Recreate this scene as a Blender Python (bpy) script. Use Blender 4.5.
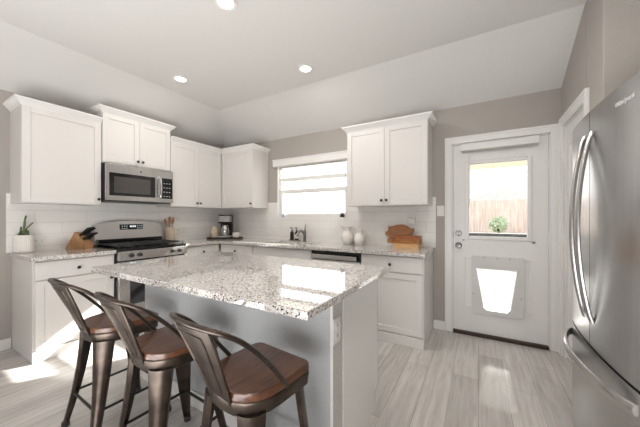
import bpy, bmesh, math, random
from mathutils import Vector, Matrix
random.seed(7)
S = bpy.context.scene
C = S.collection
for o in list(bpy.data.objects):
    bpy.data.objects.remove(o)
PI = math.pi

# ------------------------------------------------------------------ camera
cam = bpy.data.cameras.new('camera')
camo = bpy.data.objects.new('camera', cam); C.objects.link(camo)
camo.location = (0, 0, 1.2566)
camo.rotation_euler = (PI/2, 0, math.radians(30.16))
cam.sensor_fit = 'HORIZONTAL'; cam.sensor_width = 36
cam.lens = 36*273/640
cam.shift_y = (217.4-213.5)/640
cam.clip_start = 0.02; cam.clip_end = 200
S.camera = camo

# ------------------------------------------------------------------ world, sun, big lights, exposure
w = bpy.data.worlds.new('sky'); S.world = w; w.use_nodes = True
wt = w.node_tree; wt.nodes.clear()
out = wt.nodes.new('ShaderNodeOutputWorld'); bg = wt.nodes.new('ShaderNodeBackground')
tc = wt.nodes.new('ShaderNodeTexCoord'); sx = wt.nodes.new('ShaderNodeSeparateXYZ')
rp = wt.nodes.new('ShaderNodeValToRGB')
rp.color_ramp.elements[0].position = 0.0; rp.color_ramp.elements[0].color = (1, .97, .93, 1)
rp.color_ramp.elements[1].position = 0.7; rp.color_ramp.elements[1].color = (.72, .85, 1, 1)
wt.links.new(tc.outputs['Generated'], sx.inputs[0]); wt.links.new(sx.outputs[2], rp.inputs[0])
wt.links.new(rp.outputs[0], bg.inputs[0]); bg.inputs[1].default_value = 2.6
wt.links.new(bg.outputs[0], out.inputs[0])

def lamp(name, kind, loc, energy, color=(1, 1, 1), **kw):
    l = bpy.data.lights.new(name, kind); l.energy = energy; l.color = color
    for k, v in kw.items():
        setattr(l, k, v)
    o = bpy.data.objects.new(name, l); C.objects.link(o); o.location = loc
    return o
sun = lamp('sun', 'SUN', (3, 8, 6), 27.0, (1, .96, .9), angle=math.radians(.6))
sun.rotation_euler = Vector((-.53, -1, -.66)).to_track_quat('-Z', 'Y').to_euler()
# added low fill lamp behind the camera, brightens island front and cabinets
la = lamp('low_fill_lamp', 'AREA', (.5, -2.2, .33), 52, (1, 1, 1), shape='RECTANGLE', size=3.2, size_y=.6)
la.rotation_euler = Vector((-.32, 1, .06)).to_track_quat('-Z', 'Y').to_euler()
lb = lamp('side_fill_lamp', 'AREA', (-5.2, -2.2, 1.6), 28, (.97, .98, 1), shape='RECTANGLE', size=2.0, size_y=1.8)  # second added fill lamp, out of view on the left
lb.rotation_euler = Vector((1, .25, 0)).to_track_quat('-Z', 'Y').to_euler()
# added up-facing fill lamp, out of view, lightens the ceiling
lc = lamp('ceiling_fill_lamp', 'AREA', (-1.2, -.75, .40), 72, (1, .99, .98), shape='DISK', size=2.2)
lc.rotation_euler = Vector((-.03, .04, 1)).to_track_quat('-Z', 'Y').to_euler()
S.view_settings.view_transform = 'Standard'; S.view_settings.look = 'None'
S.view_settings.exposure = 0.08; S.view_settings.gamma = 1; S.view_settings.use_curve_mapping = False

# ------------------------------------------------------------------ materials
def nmat(name):
    m = bpy.data.materials.new(name); m.use_nodes = True
    nt = m.node_tree; return m, nt, nt.nodes['Principled BSDF']
def N(nt, t, **kw):
    n = nt.nodes.new(t)
    for k, v in kw.items():
        if k.startswith('i_'):
            n.inputs[k[2:].replace('_', ' ')].default_value = v
        else:
            setattr(n, k, v)
    return n
def col(c): return (c[0], c[1], c[2], 1)
def plain(name, c, rough=.5, metal=0, noise=.0, nscale=8, bump=0, bscale=60, spec=.5, coat=0, aniso=None):
    m, nt, b = nmat(name)
    b.inputs['Roughness'].default_value = rough; b.inputs['Metallic'].default_value = metal
    b.inputs['Specular IOR Level'].default_value = spec
    b.inputs['Coat Weight'].default_value = coat
    t = N(nt, 'ShaderNodeTexCoord')
    if noise:
        n = N(nt, 'ShaderNodeTexNoise', i_Scale=nscale, i_Detail=3)
        if aniso:
            mp = N(nt, 'ShaderNodeMapping'); mp.inputs['Scale'].default_value = aniso
            nt.links.new(t.outputs['Object'], mp.inputs[0]); nt.links.new(mp.outputs[0], n.inputs[0])
        else:
            nt.links.new(t.outputs['Object'], n.inputs[0])
        r = N(nt, 'ShaderNodeValToRGB')
        r.color_ramp.elements[0].position = .3; r.color_ramp.elements[1].position = .7
        r.color_ramp.elements[0].color = col([max(0, x*(1-noise)) for x in c])
        r.color_ramp.elements[1].color = col([min(1, x*(1+noise)) for x in c])
        nt.links.new(n.outputs[0], r.inputs[0]); nt.links.new(r.outputs[0], b.inputs['Base Color'])
    else:
        b.inputs['Base Color'].default_value = col(c)
    if bump:
        n2 = N(nt, 'ShaderNodeTexNoise', i_Scale=bscale, i_Detail=2)
        nt.links.new(t.outputs['Object'], n2.inputs[0])
        bp = N(nt, 'ShaderNodeBump', i_Strength=bump, i_Distance=.01)
        nt.links.new(n2.outputs[0], bp.inputs['Height']); nt.links.new(bp.outputs[0], b.inputs['Normal'])
    return m
def emit(name, c, s):
    m, nt, b = nmat(name)
    b.inputs['Base Color'].default_value = col(c)
    b.inputs['Emission Color'].default_value = col(c); b.inputs['Emission Strength'].default_value = s
    return m
def granite():
    m, nt, b = nmat('granite')
    t = N(nt, 'ShaderNodeTexCoord')
    v = N(nt, 'ShaderNodeTexVoronoi', i_Scale=170); n = N(nt, 'ShaderNodeTexNoise', i_Scale=90, i_Detail=4, i_Roughness=.7)
    n3 = N(nt, 'ShaderNodeTexNoise', i_Scale=14, i_Detail=3)
    for q in (v, n, n3): nt.links.new(t.outputs['Object'], q.inputs['Vector'])
    r1 = N(nt, 'ShaderNodeValToRGB'); e = r1.color_ramp.elements
    r1.color_ramp.interpolation = 'CONSTANT'
    e[0].position = 0; e[0].color = (.07, .06, .055, 1); e[1].position = .13; e[1].color = (.34, .30, .275, 1)
    for p, c in ((.20, (.56, .53, .505)), (.36, (.76, .735, .71)), (.66, (.85, .835, .815)), (.90, (.66, .61, .57))):
        x = r1.color_ramp.elements.new(p); x.color = col(c)
    sep = N(nt, 'ShaderNodeSeparateColor'); nt.links.new(v.outputs['Color'], sep.inputs[0])
    nt.links.new(sep.outputs[0], r1.inputs[0])
    r2 = N(nt, 'ShaderNodeValToRGB'); r2.color_ramp.elements[0].position = .36; r2.color_ramp.elements[1].position = .60
    r2.color_ramp.elements[0].color = (.40, .37, .34, 1); r2.color_ramp.elements[1].color = (1, 1, 1, 1)
    nt.links.new(n.outputs[0], r2.inputs[0])
    mx = N(nt, 'ShaderNodeMix', data_type='RGBA', blend_type='MULTIPLY'); mx.inputs[0].default_value = .4
    nt.links.new(r1.outputs[0], mx.inputs[6]); nt.links.new(r2.outputs[0], mx.inputs[7])
    nt.links.new(mx.outputs[2], b.inputs['Base Color'])
    b.inputs['Roughness'].default_value = .035; b.inputs['Specular IOR Level'].default_value = .85; b.inputs['Coat Weight'].default_value = .5; b.inputs['Coat Roughness'].default_value = .02
    return m
def planks():
    m, nt, b = nmat('floor_planks')
    t = N(nt, 'ShaderNodeTexCoord'); mp = N(nt, 'ShaderNodeMapping'); mp.inputs['Rotation'].default_value = (0, 0, PI/2)
    nt.links.new(t.outputs['Object'], mp.inputs[0])
    br = N(nt, 'ShaderNodeTexBrick', offset=.37, i_Scale=1.0)
    br.inputs['Brick Width'].default_value = 1.22; br.inputs['Row Height'].default_value = .18
    br.inputs['Mortar Size'].default_value = .0012; br.inputs['Mortar Smooth'].default_value = .2
    br.inputs['Color1'].default_value = (.53, .505, .48, 1); br.inputs['Color2'].default_value = (.67, .645, .62, 1)
    br.inputs['Mortar'].default_value = (.25, .23, .21, 1); br.inputs['Bias'].default_value = 0
    nt.links.new(mp.outputs[0], br.inputs[0])
    mp2 = N(nt, 'ShaderNodeMapping'); mp2.inputs['Scale'].default_value = (1, .07, 1)
    nt.links.new(t.outputs['Object'], mp2.inputs[0])
    n = N(nt, 'ShaderNodeTexNoise', i_Scale=32, i_Detail=6, i_Roughness=.65, i_Distortion=.6)
    nt.links.new(mp2.outputs[0], n.inputs[0])
    r = N(nt, 'ShaderNodeValToRGB'); r.color_ramp.elements[0].position = .32; r.color_ramp.elements[1].position = .66
    r.color_ramp.elements[0].color = (.66, .64, .62, 1); r.color_ramp.elements[1].color = (1, 1, 1, 1)
    nt.links.new(n.outputs[0], r.inputs[0])
    mx = N(nt, 'ShaderNodeMix', data_type='RGBA', blend_type='MULTIPLY'); mx.inputs[0].default_value = .8
    nt.links.new(br.outputs[0], mx.inputs[6]); nt.links.new(r.outputs[0], mx.inputs[7])
    nt.links.new(mx.outputs[2], b.inputs['Base Color'])
    b.inputs['Roughness'].default_value = .11; b.inputs['Specular IOR Level'].default_value = .75
    bp = N(nt, 'ShaderNodeBump', i_Strength=.06, i_Distance=.004)
    nt.links.new(n.outputs[0], bp.inputs['Height']); nt.links.new(bp.outputs[0], b.inputs['Normal'])
    return m
def tiles(name, axis):
    m, nt, b = nmat(name)
    t = N(nt, 'ShaderNodeTexCoord'); sp = N(nt, 'ShaderNodeSeparateXYZ'); cb = N(nt, 'ShaderNodeCombineXYZ')
    nt.links.new(t.outputs['Object'], sp.inputs[0])
    nt.links.new(sp.outputs[axis], cb.inputs[0]); nt.links.new(sp.outputs[2], cb.inputs[1])
    mp = N(nt, 'ShaderNodeMapping'); mp.inputs['Location'].default_value = (.10, -.967+.12*2, 0)
    nt.links.new(cb.outputs[0], mp.inputs[0])
    br = N(nt, 'ShaderNodeTexBrick', i_Scale=1.0)
    br.inputs['Brick Width'].default_value = .416; br.inputs['Row Height'].default_value = .12
    br.inputs['Mortar Size'].default_value = .0022; br.inputs['Mortar Smooth'].default_value = .3
    br.inputs['Color1'].default_value = (.84, .825, .80, 1); br.inputs['Color2'].default_value = (.87, .855, .835, 1)
    br.inputs['Mortar'].default_value = (.70, .685, .66, 1)
    nt.links.new(mp.outputs[0], br.inputs[0]); nt.links.new(br.outputs[0], b.inputs['Base Color'])
    bp = N(nt, 'ShaderNodeBump', i_Strength=.5, i_Distance=.003, invert=True)
    nt.links.new(br.outputs['Fac'], bp.inputs['Height']); nt.links.new(bp.outputs[0], b.inputs['Normal'])
    b.inputs['Roughness'].default_value = .12
    return m
def wood(name, c1, c2, scale=(1, 1, 1), rough=.4, nscale=30, coat=0):
    m, nt, b = nmat(name)
    t = N(nt, 'ShaderNodeTexCoord'); mp = N(nt, 'ShaderNodeMapping'); mp.inputs['Scale'].default_value = scale
    n = N(nt, 'ShaderNodeTexNoise', i_Scale=nscale, i_Detail=5, i_Distortion=1.2, i_Roughness=.6)
    nt.links.new(t.outputs['Object'], mp.inputs[0]); nt.links.new(mp.outputs[0], n.inputs[0])
    r = N(nt, 'ShaderNodeValToRGB'); r.color_ramp.elements[0].position = .34; r.color_ramp.elements[1].position = .66
    r.color_ramp.elements[0].color = col(c1); r.color_ramp.elements[1].color = col(c2)
    nt.links.new(n.outputs[0], r.inputs[0]); nt.links.new(r.outputs[0], b.inputs['Base Color'])
    b.inputs['Roughness'].default_value = rough; b.inputs['Coat Weight'].default_value = coat
    return m
def glass(name, gloss=.10, tint=(1, 1, 1)):
    m, nt, b = nmat(name)
    o = [n for n in nt.nodes if n.type == 'OUTPUT_MATERIAL'][0]
    tr = N(nt, 'ShaderNodeBsdfTransparent'); tr.inputs[0].default_value = col(tint)
    g = N(nt, 'ShaderNodeBsdfGlossy'); g.inputs['Roughness'].default_value = .02
    f = N(nt, 'ShaderNodeFresnel', i_IOR=1.45)
    mx = N(nt, 'ShaderNodeMixShader')
    nt.links.new(f.outputs[0], mx.inputs[0]); nt.links.new(tr.outputs[0], mx.inputs[1]); nt.links.new(g.outputs[0], mx.inputs[2])
    nt.links.new(mx.outputs[0], o.inputs[0])
    return m
def translucent(name, c, amt=.5):
    m, nt, b = nmat(name)
    o = [n for n in nt.nodes if n.type == 'OUTPUT_MATERIAL'][0]
    tl = N(nt, 'ShaderNodeBsdfTranslucent'); tl.inputs[0].default_value = col(c)
    b.inputs['Base Color'].default_value = col(c); b.inputs['Roughness'].default_value = .4
    mx = N(nt, 'ShaderNodeMixShader'); mx.inputs[0].default_value = amt
    nt.links.new(b.outputs[0], mx.inputs[1]); nt.links.new(tl.outputs[0], mx.inputs[2]); nt.links.new(mx.outputs[0], o.inputs[0])
    return m

M = dict(
    wall=plain('greige_wall_paint', (.42, .39, .36), .85, bump=.25, bscale=130),
    ceil=plain('ceiling_paint', (.72, .708, .695), .9, bump=.12, bscale=120),
    trim=plain('white_trim_paint', (.80, .79, .775), .38),
    cab=plain('white_cabinet_paint', (.70, .68, .66), .33),
    door=plain('door_paint', (.78, .77, .755), .42),
    floor=planks(), granite=granite(), tile_l=tiles('backsplash_tile_side', 1), tile_b=tiles('backsplash_tile_back', 0),
    steel=plain('stainless_steel', (.60, .59, .58), .24, 1, noise=.05, nscale=40, aniso=(1, 1, .03)),
    steel_f=plain('fridge_steel', (.52, .52, .52), .26, 1, noise=.04, nscale=60, aniso=(1, 1, .02)),
    chrome=plain('polished_chrome', (.75, .75, .75), .08, 1),
    nickel=plain('satin_nickel', (.24, .235, .23), .30, 1),
    dark=plain('dark_grey_plastic', (.03, .03, .032), .4),
    black=plain('gloss_black', (.010, .010, .011), .10),
    blk=plain('black_metal', (.018, .017, .016), .42),
    iron=plain('cast_iron', (.02, .02, .02), .5),
    bronze=plain('bronzed_steel', (.078, .060, .049), .30, .8, noise=.35, nscale=14),
    seat=wood('walnut_seat', (.055, .020, .010), (.155, .062, .028), (1, .12, 1), .30, 40, .3),
    block=wood('acacia_block', (.34, .17, .075), (.55, .31, .15), (1, 1, .12), .45, 40),
    board=wood('acacia_board', (.20, .068, .014), (.43, .175, .05), (.15, 1, 1), .4, 40),
    boardr=wood('mahogany_board', (.20, .055, .015), (.36, .125, .04), (.15, 1, 1), .4, 40),
    boardl=wood('maple_board', (.58, .33, .14), (.72, .46, .23), (.15, 1, 1), .45, 40),
    ute=wood('wooden_utensil', (.22, .09, .04), (.38, .18, .09), (1, 1, .2), .5, 30),
    ceramic=plain('white_ceramic', (.80, .76, .72), .18, noise=.03),
    crock=plain('stoneware', (.58, .47, .37), .35, noise=.10, nscale=20),
    pot=plain('matte_white_pot', (.76, .73, .69), .6),
    soil=plain('soil', (.05, .035, .025), .95),
    plant=plain('succulent_green', (.10, .14, .05), .5, noise=.3, nscale=30),
    plastic=plain('white_plastic', (.80, .79, .77), .35),
    island=plain('island_grey_paint', (.52, .535, .55), .8, bump=.5, bscale=90),
    drywall=plain('textured_drywall_paint', (.58, .565, .545), .85, bump=.9, bscale=110),
    glass=glass('window_glass'), blind=translucent('blind_slat_vinyl', (.86, .85, .83), .55),
    flap=translucent('pet_flap_vinyl', (.95, .95, .95), .92),
    flapframe=plain('pet_door_plastic', (.66, .65, .64), .5),
    lens=emit('light_lens', (1, .90, .74), 9.0),
    display=emit('range_digits', (.75, .85, .9), 1.2),
    thresh=plain('bronze_threshold', (.055, .032, .022), .4, .4),
    fence=wood('cedar_fence', (.50, .38, .32), (.68, .56, .49), (1, 1, .1), .85, 12),
    gravel=plain('dry_lawn', (.20, .19, .13), .95, noise=.15),
    bush=plain('shrub_leaves', (.36, .44, .28), .8, noise=.4, nscale=20),
    roof=plain('grey_shingles', (.55, .53, .52), .9, noise=.1), siding=plain('pale_siding', (.75, .72, .68), .8),
    soffit=plain('beige_soffit', (.66, .58, .46), .8), bed=plain('dark_timber', (.05, .05, .05), .8),
    amber=plain('dark_bottle', (.022, .015, .010), .15), lav=plain('lavender_glaze', (.45, .42, .60), .35),
    tray=plain('stone_tray', (.28, .26, .24), .5, noise=.2, nscale=30), trayd=plain('dark_wood_tray', (.03, .022, .018), .4),
    text=plain('badge_metal', (.82, .82, .82), .25, .6), gasket=plain('dark_gasket', (.02, .02, .02), .6),
)

# ------------------------------------------------------------------ geometry helpers
class MB:
    def __init__(s): s.bm = bmesh.new()
    def _merge(s, b2):
        me = bpy.data.meshes.new('t'); b2.to_mesh(me); b2.free(); s.bm.from_mesh(me); bpy.data.meshes.remove(me); return s
    def box(s, x0, x1, y0, y1, z0, z1, bev=0, seg=1):
        b = bmesh.new(); bmesh.ops.create_cube(b, size=1)
        for v in b.verts:
            v.co = Vector(((x0+x1)/2+v.co.x*(x1-x0), (y0+y1)/2+v.co.y*(y1-y0), (z0+z1)/2+v.co.z*(z1-z0)))
        if bev:
            bmesh.ops.bevel(b, geom=b.edges[:], offset=bev, segments=seg, affect='EDGES', profile=.5)
        return s._merge(b)
    def loft(s, rings, closed=False, cap=True):
        vs = [[s.bm.verts.new(p) for p in r] for r in rings]
        n = len(rings[0]); m = len(rings)
        for i in range(m if closed else m-1):
            a, b = vs[i], vs[(i+1) % m]
            for j in range(n):
                s.bm.faces.new((a[j], a[(j+1) % n], b[(j+1) % n], b[j]))
        if cap and not closed:
            s.bm.faces.new(vs[0][::-1]); s.bm.faces.new(vs[-1])
        return s
    def tube(s, pts, r, seg=8, closed=False, cap=True):
        pts = [Vector(p) for p in pts]; n = len(pts); rings = []; prev = None
        for i, p in enumerate(pts):
            a = pts[i-1] if (i > 0 or closed) else p; c = pts[(i+1) % n] if (i < n-1 or closed) else p
            t = (c-a).normalized()
            if prev is None:
                u = t.cross(Vector((0, 0, 1)))
                if u.length < 1e-3: u = t.cross(Vector((1, 0, 0)))
            else:
                u = prev-t*prev.dot(t)
            u.normalize(); prev = u; v = t.cross(u)
            rr = r[i] if isinstance(r, (list, tuple)) else r
            rings.append([p+(u*math.cos(2*PI*k/seg)+v*math.sin(2*PI*k/seg))*rr for k in range(seg)])
        return s.loft(rings, closed, cap)
    def lathe(s, prof, c=(0, 0, 0), seg=24, mat=None):
        mat = mat or Matrix.Identity(3)
        rings = [[Vector(c)+mat @ Vector((r*math.cos(2*PI*k/seg), r*math.sin(2*PI*k/seg), z)) for k in range(seg)] for r, z in prof]
        return s.loft(rings)
    def cyl(s, p, q, r, seg=16): return s.tube([p, q], r, seg)
    def prism(s, poly, f0, f1, bev=0):
        b = MB(); b.loft([[f0(*p) for p in poly], [f1(*p) for p in poly]])
        if bev:
            bmesh.ops.bevel(b.bm, geom=b.bm.edges[:], offset=bev, segments=2, affect='EDGES', profile=.5)
        return s._merge(b.bm)
    def xform(s, m): bmesh.ops.transform(s.bm, matrix=m, verts=s.bm.verts); return s

def obj(name, mb, mat, parent=None, world=False, smooth=40, base=None):
    bm = mb.bm
    root = parent
    if world and parent:
        while root.parent: root = root.parent
        bmesh.ops.translate(bm, vec=-root.location, verts=bm.verts)
    if base is not None:
        bmesh.ops.translate(bm, vec=-Vector(base), verts=bm.verts)
    bmesh.ops.recalc_face_normals(bm, faces=bm.faces)
    me = bpy.data.meshes.new(name); bm.to_mesh(me); bm.free()
    me.materials.append(mat if not isinstance(mat, str) else M[mat])
    for p in me.polygons: p.use_smooth = True
    me.set_sharp_from_angle(angle=math.radians(smooth))
    o = bpy.data.objects.new(name, me); C.objects.link(o)
    wn = o.modifiers.new('weighted_normals', 'WEIGHTED_NORMAL'); wn.keep_sharp = True; wn.weight = 80
    if parent: o.parent = parent
    if base is not None: o.location = base
    return o
def thing(name, label, cat, loc=(0, 0, 0), rotz=0, group=None):
    o = bpy.data.objects.new(name, None); C.objects.link(o); o.empty_display_size = .05
    o.location = loc; o.rotation_euler = (0, 0, rotz); o['label'] = label; o['category'] = cat
    if group: o['group'] = group
    return o
def tag(o, label, cat, group=None):
    o['label'] = label; o['category'] = cat
    if group: o['group'] = group
    return o
def struct(name, mb, mat, parent=None, smooth=40):
    o = obj(name, mb, mat, parent, smooth=smooth)
    if not parent: o['kind'] = 'structure'
    return o
def dup(root, loc, rotz, label=None):
    r = root.copy(); C.objects.link(r); r.location = loc; r.rotation_euler = (0, 0, rotz)
    if label: r['label'] = label
    for ch in list(root.children):
        c = ch.copy(); C.objects.link(c); c.parent = r
        for g in list(ch.children):
            d = g.copy(); C.objects.link(d); d.parent = c
    return r
def smoothpath(pts, k=6):
    P = [Vector(p) for p in pts]; res = []
    for i in range(len(P)-1):
        p0 = P[max(i-1, 0)]; p1 = P[i]; p2 = P[i+1]; p3 = P[min(i+2, len(P)-1)]
        for j in range(k):
            t = j/k
            res.append(.5*((2*p1)+(p2-p0)*t+(2*p0-5*p1+4*p2-p3)*t*t+(3*p1-p0-3*p2+p3)*t**3))
    res.append(P[-1]); return res

# ------------------------------------------------------------------ room
L, W, RX = -3.895, 3.33, .666
YB, XE, ZC = -4.0, 1.42, 2.465
CH = 2.8; CD = .66
CT = .915                      # counter top height

struct('floor', MB().box(-5.5, XE+.1, YB-.1, W+.1, -.05, 0), 'floor')
# vaulted ceiling: slopes up from the left and back walls to a flat part
mb = MB()
def P3(x, y, z): return mb.bm.verts.new((x, y, z))
lx = L-.1; bz = ZC-.1*(CH-ZC)/CD
k = (CH-ZC)/CD
a = P3(lx, YB, bz); b_ = P3(lx, W+.1, bz); c_ = P3(XE+.1, W+.1, bz)
d = P3(L+CD, YB, CH); e_ = P3(L+CD, W-CD, CH); f_ = P3(XE+.1, W-CD, CH); g = P3(XE+.1, YB, CH)
for fc in ((a, b_, e_, d), (b_, c_, f_, e_), (d, e_, f_, g)): mb.bm.faces.new(fc)
ret = bmesh.ops.extrude_face_region(mb.bm, geom=mb.bm.faces[:])
for v in ret['geom']:
    if isinstance(v, bmesh.types.BMVert): v.co.z = 3.0
struct('ceiling', mb, 'ceil', smooth=5)
# side part of the living room (out of view to the left behind the camera) keeps its own ceiling
struct('ceiling_living_room', MB().box(-5.5, L-.1, YB, .3, 2.6, 2.7), 'ceil')
struct('wall_left', MB().box(L-.12, L, -.2, W+.12, 0, 2.62), 'wall')
wx0, wx1, wz0, wz1 = -2.70, -1.515, 1.255, 2.06       # kitchen window opening
dx0, dx1, dz1 = -.252, .587, 2.055                     # back door opening
mb = MB()
mb.box(L-.12, wx0, W, W+.14, 0, 2.62).box(wx0, wx1, W, W+.14, 0, wz0).box(wx0, wx1, W, W+.14, wz1, 2.62)
mb.box(wx1, dx0, W, W+.14, 0, 2.62).box(dx0, dx1, W, W+.14, dz1, 2.62).box(dx1, XE+.1, W, W+.14, 0, 2.62)
struct('wall_back', mb, 'wall')
py0, py1, pz1 = 2.645, 3.23, 2.085                     # pantry door opening
mb = MB()
mb.prism([(RX, 2.343), (XE, 2.343), (XE, 2.44), (RX+.11, 2.44), (RX+.11, py0), (RX, py0)], lambda x, y: (x, y, 0), lambda x, y: (x, y, 2.95), .010)
mb.box(RX, RX+.11, py1, W, 0, 2.95).box(RX, RX+.11, py0, py1, pz1, 2.95)
struct('wall_right', mb, 'wall')
struct('wall_alcove', MB().box(XE, XE+.1, YB, 2.343, 0, 2.95), 'wall')
struct('wall_front', MB().box(-5.5, XE+.1, YB-.1, YB, 0, 2.95), 'wall')
struct('wall_living_room', MB().box(-5.6, -5.5, YB, .3, 0, 2.75).box(-5.5, L-.12, -.2, -.1, 0, 2.75), 'wall')

def baseboard(name, x0, x1, y0, y1): struct(name, MB().box(x0, x1, y0, y1, 0, .10, .004), 'trim')
baseboard('baseboard_left', L, L+.014, -.2, .778)
baseboard('baseboard_back', -.444, -.318, W-.014, W)
baseboard('baseboard_right', RX-.014, RX, 2.343, 2.57)

# ---- back door with its casing
def casing(name, x0, x1, z1, wd=.072, t=.02):
    mb = MB()
    mb.box(x0-wd+.003, x0, -t, 0, .001, z1+wd-.002, .004).box(x1, x1+wd-.003, -t, 0, .001, z1+wd-.002, .004).box(x0, x1, -t, 0, z1, z1+wd-.002, .004)
    mb.box(x0-wd, x0-wd+.018, -t-.006, 0, 0, z1+wd+.002, .003).box(x1+wd-.018, x1+wd, -t-.006, 0, 0, z1+wd+.002, .003)
    mb.box(x0-wd+.001, x1+wd-.001, -t-.0065, 0, z1+wd-.018, z1+wd+.003, .003)
    mb.box(x0, x0+.010, 0, .12, 0, z1).box(x1-.010, x1, 0, .12, 0, z1).box(x0, x1, 0, .12, z1-.010, z1)
    return mb
o = struct('trim_1', casing('c', dx0, dx1, dz1), 'trim'); o.location = (0, W, 0)
gx0, gx1, gz0, gz1 = -.112, .437, 1.035, 1.845
mb = MB(); X0, X1 = dx0+.012, dx1-.012; Y0, Y1 = W+.012, W+.056
mb.box(X0, gx0, Y0, Y1, .035, 2.043).box(gx1, X1, Y0, Y1, .035, 2.043).box(gx0, gx1, Y0, Y1, gz1, 2.043)
hx = [(-.026, .722), (.336, .722), (.280, .30), (.250, .283), (.068, .283), (.040, .30)]
mb.box(gx0, -.026, Y0, Y1, .035, gz0).box(.336, gx1, Y0, Y1, .035, gz0).box(-.026, .336, Y0, Y1, .722, gz0).box(-.026, .336, Y0, Y1, .035, .283)
door = struct('door_1', mb, 'door')
m2 = MB()
for (a0, a1, c0, c1) in ((gx0-.012, gx0+.022, gz0-.012, gz1+.012), (gx1-.022, gx1+.012, gz0-.012, gz1+.012), (gx0+.022, gx1-.022, gz1-.022, gz1+.012), (gx0+.022, gx1-.022, gz0-.012, gz0+.022)):
    m2.box(a0, a1, Y0-.012, Y1+.01, c0, c1, .005)
lite = obj('lite_frame', m2, 'trim', door)
obj('glass_pane', MB().box(gx0+.02, gx1-.02, Y0+.018, Y0+.022, gz0+.02, gz1-.02), 'glass', door)
for x0, x1 in ((-.135, -.055), (.372, .449)):          # raised panel moulding flanking the pet door
    m2 = MB()
    for (a0, a1, c0, c1) in ((x0, x0+.012, .30, .83), (x1-.012, x1, .30, .83), (x0, x1, .818, .83), (x0, x1, .30, .312)):
        m2.box(a0, a1, Y0-.005, Y0+.004, c0, c1, .002)
    obj('panel_moulding', m2, 'door', door)
# pet door: frame with tapered opening, vinyl flap
def ringprism(outer, inner, y0, y1):
    b = MB(); n = len(outer)
    vo0 = [b.bm.verts.new((x, y0, z)) for x, z in outer]; vi0 = [b.bm.verts.new((x, y0, z)) for x, z in inner]
    vo1 = [b.bm.verts.new((x, y1, z)) for x, z in outer]; vi1 = [b.bm.verts.new((x, y1, z)) for x, z in inner]
    for i in range(n):
        j = (i+1) % n
        b.bm.faces.new((vo0[i], vo0[j], vi0[j], vi0[i])); b.bm.faces.new((vo1[i], vi1[i], vi1[j], vo1[j]))
        b.bm.faces.new((vo0[i], vo1[i], vo1[j], vo0[j])); b.bm.faces.new((vi0[i], vi0[j], vi1[j], vi1[i]))
    return b
hole = [(-.024, .722), (.334, .722), (.276, .318), (.246, .290), (.072, .290), (.044, .318)]
outer = [(-.062, .850), (.388, .850), (.388, .272), (.370, .250), (-.044, .250), (-.062, .272)]
pf = obj('pet_door_frame', ringprism(outer, hole, Y0-.022, Y1), 'flapframe', door)
m2 = MB()
for i in range(15):
    x = -.012+i*.0236; m2.box(x, x+.010, Y0-.026, Y0-.018, .712, .728, .001)
obj('flap_clips', m2, 'flapframe', pf)
m2 = MB(); m2.prism([(x*.995+.001, z) for x, z in hole], lambda x, z: (x, Y0+.014, z), lambda x, z: (x, Y0+.017, z))
obj('pet_flap', m2, 'flap', pf)
m2 = MB()
for x, z in ((.05, .836), (.16, .832), (.27, .836), (.365, .45), (-.045, .45)): m2.cyl((x, Y0-.025, z), (x, Y0-.02, z), .006, 8)
obj('frame_screw', m2, 'nickel', pf)
RY = Matrix.Rotation(PI/2, 3, 'X')                      # local z -> -y
db = obj('deadbolt', MB().lathe([(.030, 0), (.030, .008), (.024, .014), (.0, .014)], (-.19, Y0, 1.085), 20, RY).box(-.197, -.183, Y0-.034, Y0-.012, 1.072, 1.098, .003), 'nickel', door)
kb = obj('door_knob', MB().lathe([(.033, 0), (.033, .006), (.013, .012), (.012, .03), (.024, .038), (.029, .052), (.024, .064), (.0, .067)], (-.19, Y0, .955), 20, RY), 'nickel', door)
for x in (-.142, .463): obj('hold_down_bracket', MB().box(x-.012, x+.012, Y0-.014, Y0, 1.005, 1.02, .003), 'nickel', door)
for z in (1.76, 1.045, .285): obj('hinge', MB().cyl((X1+.006, W-.006, z-.05), (X1+.006, W-.006, z+.05), .007, 10).box(X1-.004, X1+.018, W-.002, W+.012, z-.05, z+.05), 'trim', door)
obj('strike_plate', MB().box(dx0+.008, dx0+.013, W-.001, W+.03, 1.04, 1.10).box(dx0+.008, dx0+.013, W-.001, W+.03, .91, .98), 'nickel', door)
struct('threshold', MB().box(dx0+.01, dx1-.01, W-.02, W+.13, 0, .032, .004), 'thresh')
# raised blind on the door
bl = thing('window_blind', 'raised white mini blind in its head box above the back door glass', 'blind', (.168, Y0, 1.965))
obj('head_box', MB().box(-.165, .502, Y0-.052, Y0-.001, 1.967, 2.04, .004), 'trim', bl, True)
m2 = MB()
for i in range(4): m2.box(-.155, .492, Y0-.046, Y0-.008, 1.953+i*.004, 1.955+i*.004)
obj('slat_stack', m2, 'blind', bl, True)
obj('tilt_wand', MB().cyl((-.085, Y0-.03, 1.965), (-.085, Y0-.03, 1.40), .006, 8), 'trim', bl, True)

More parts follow.
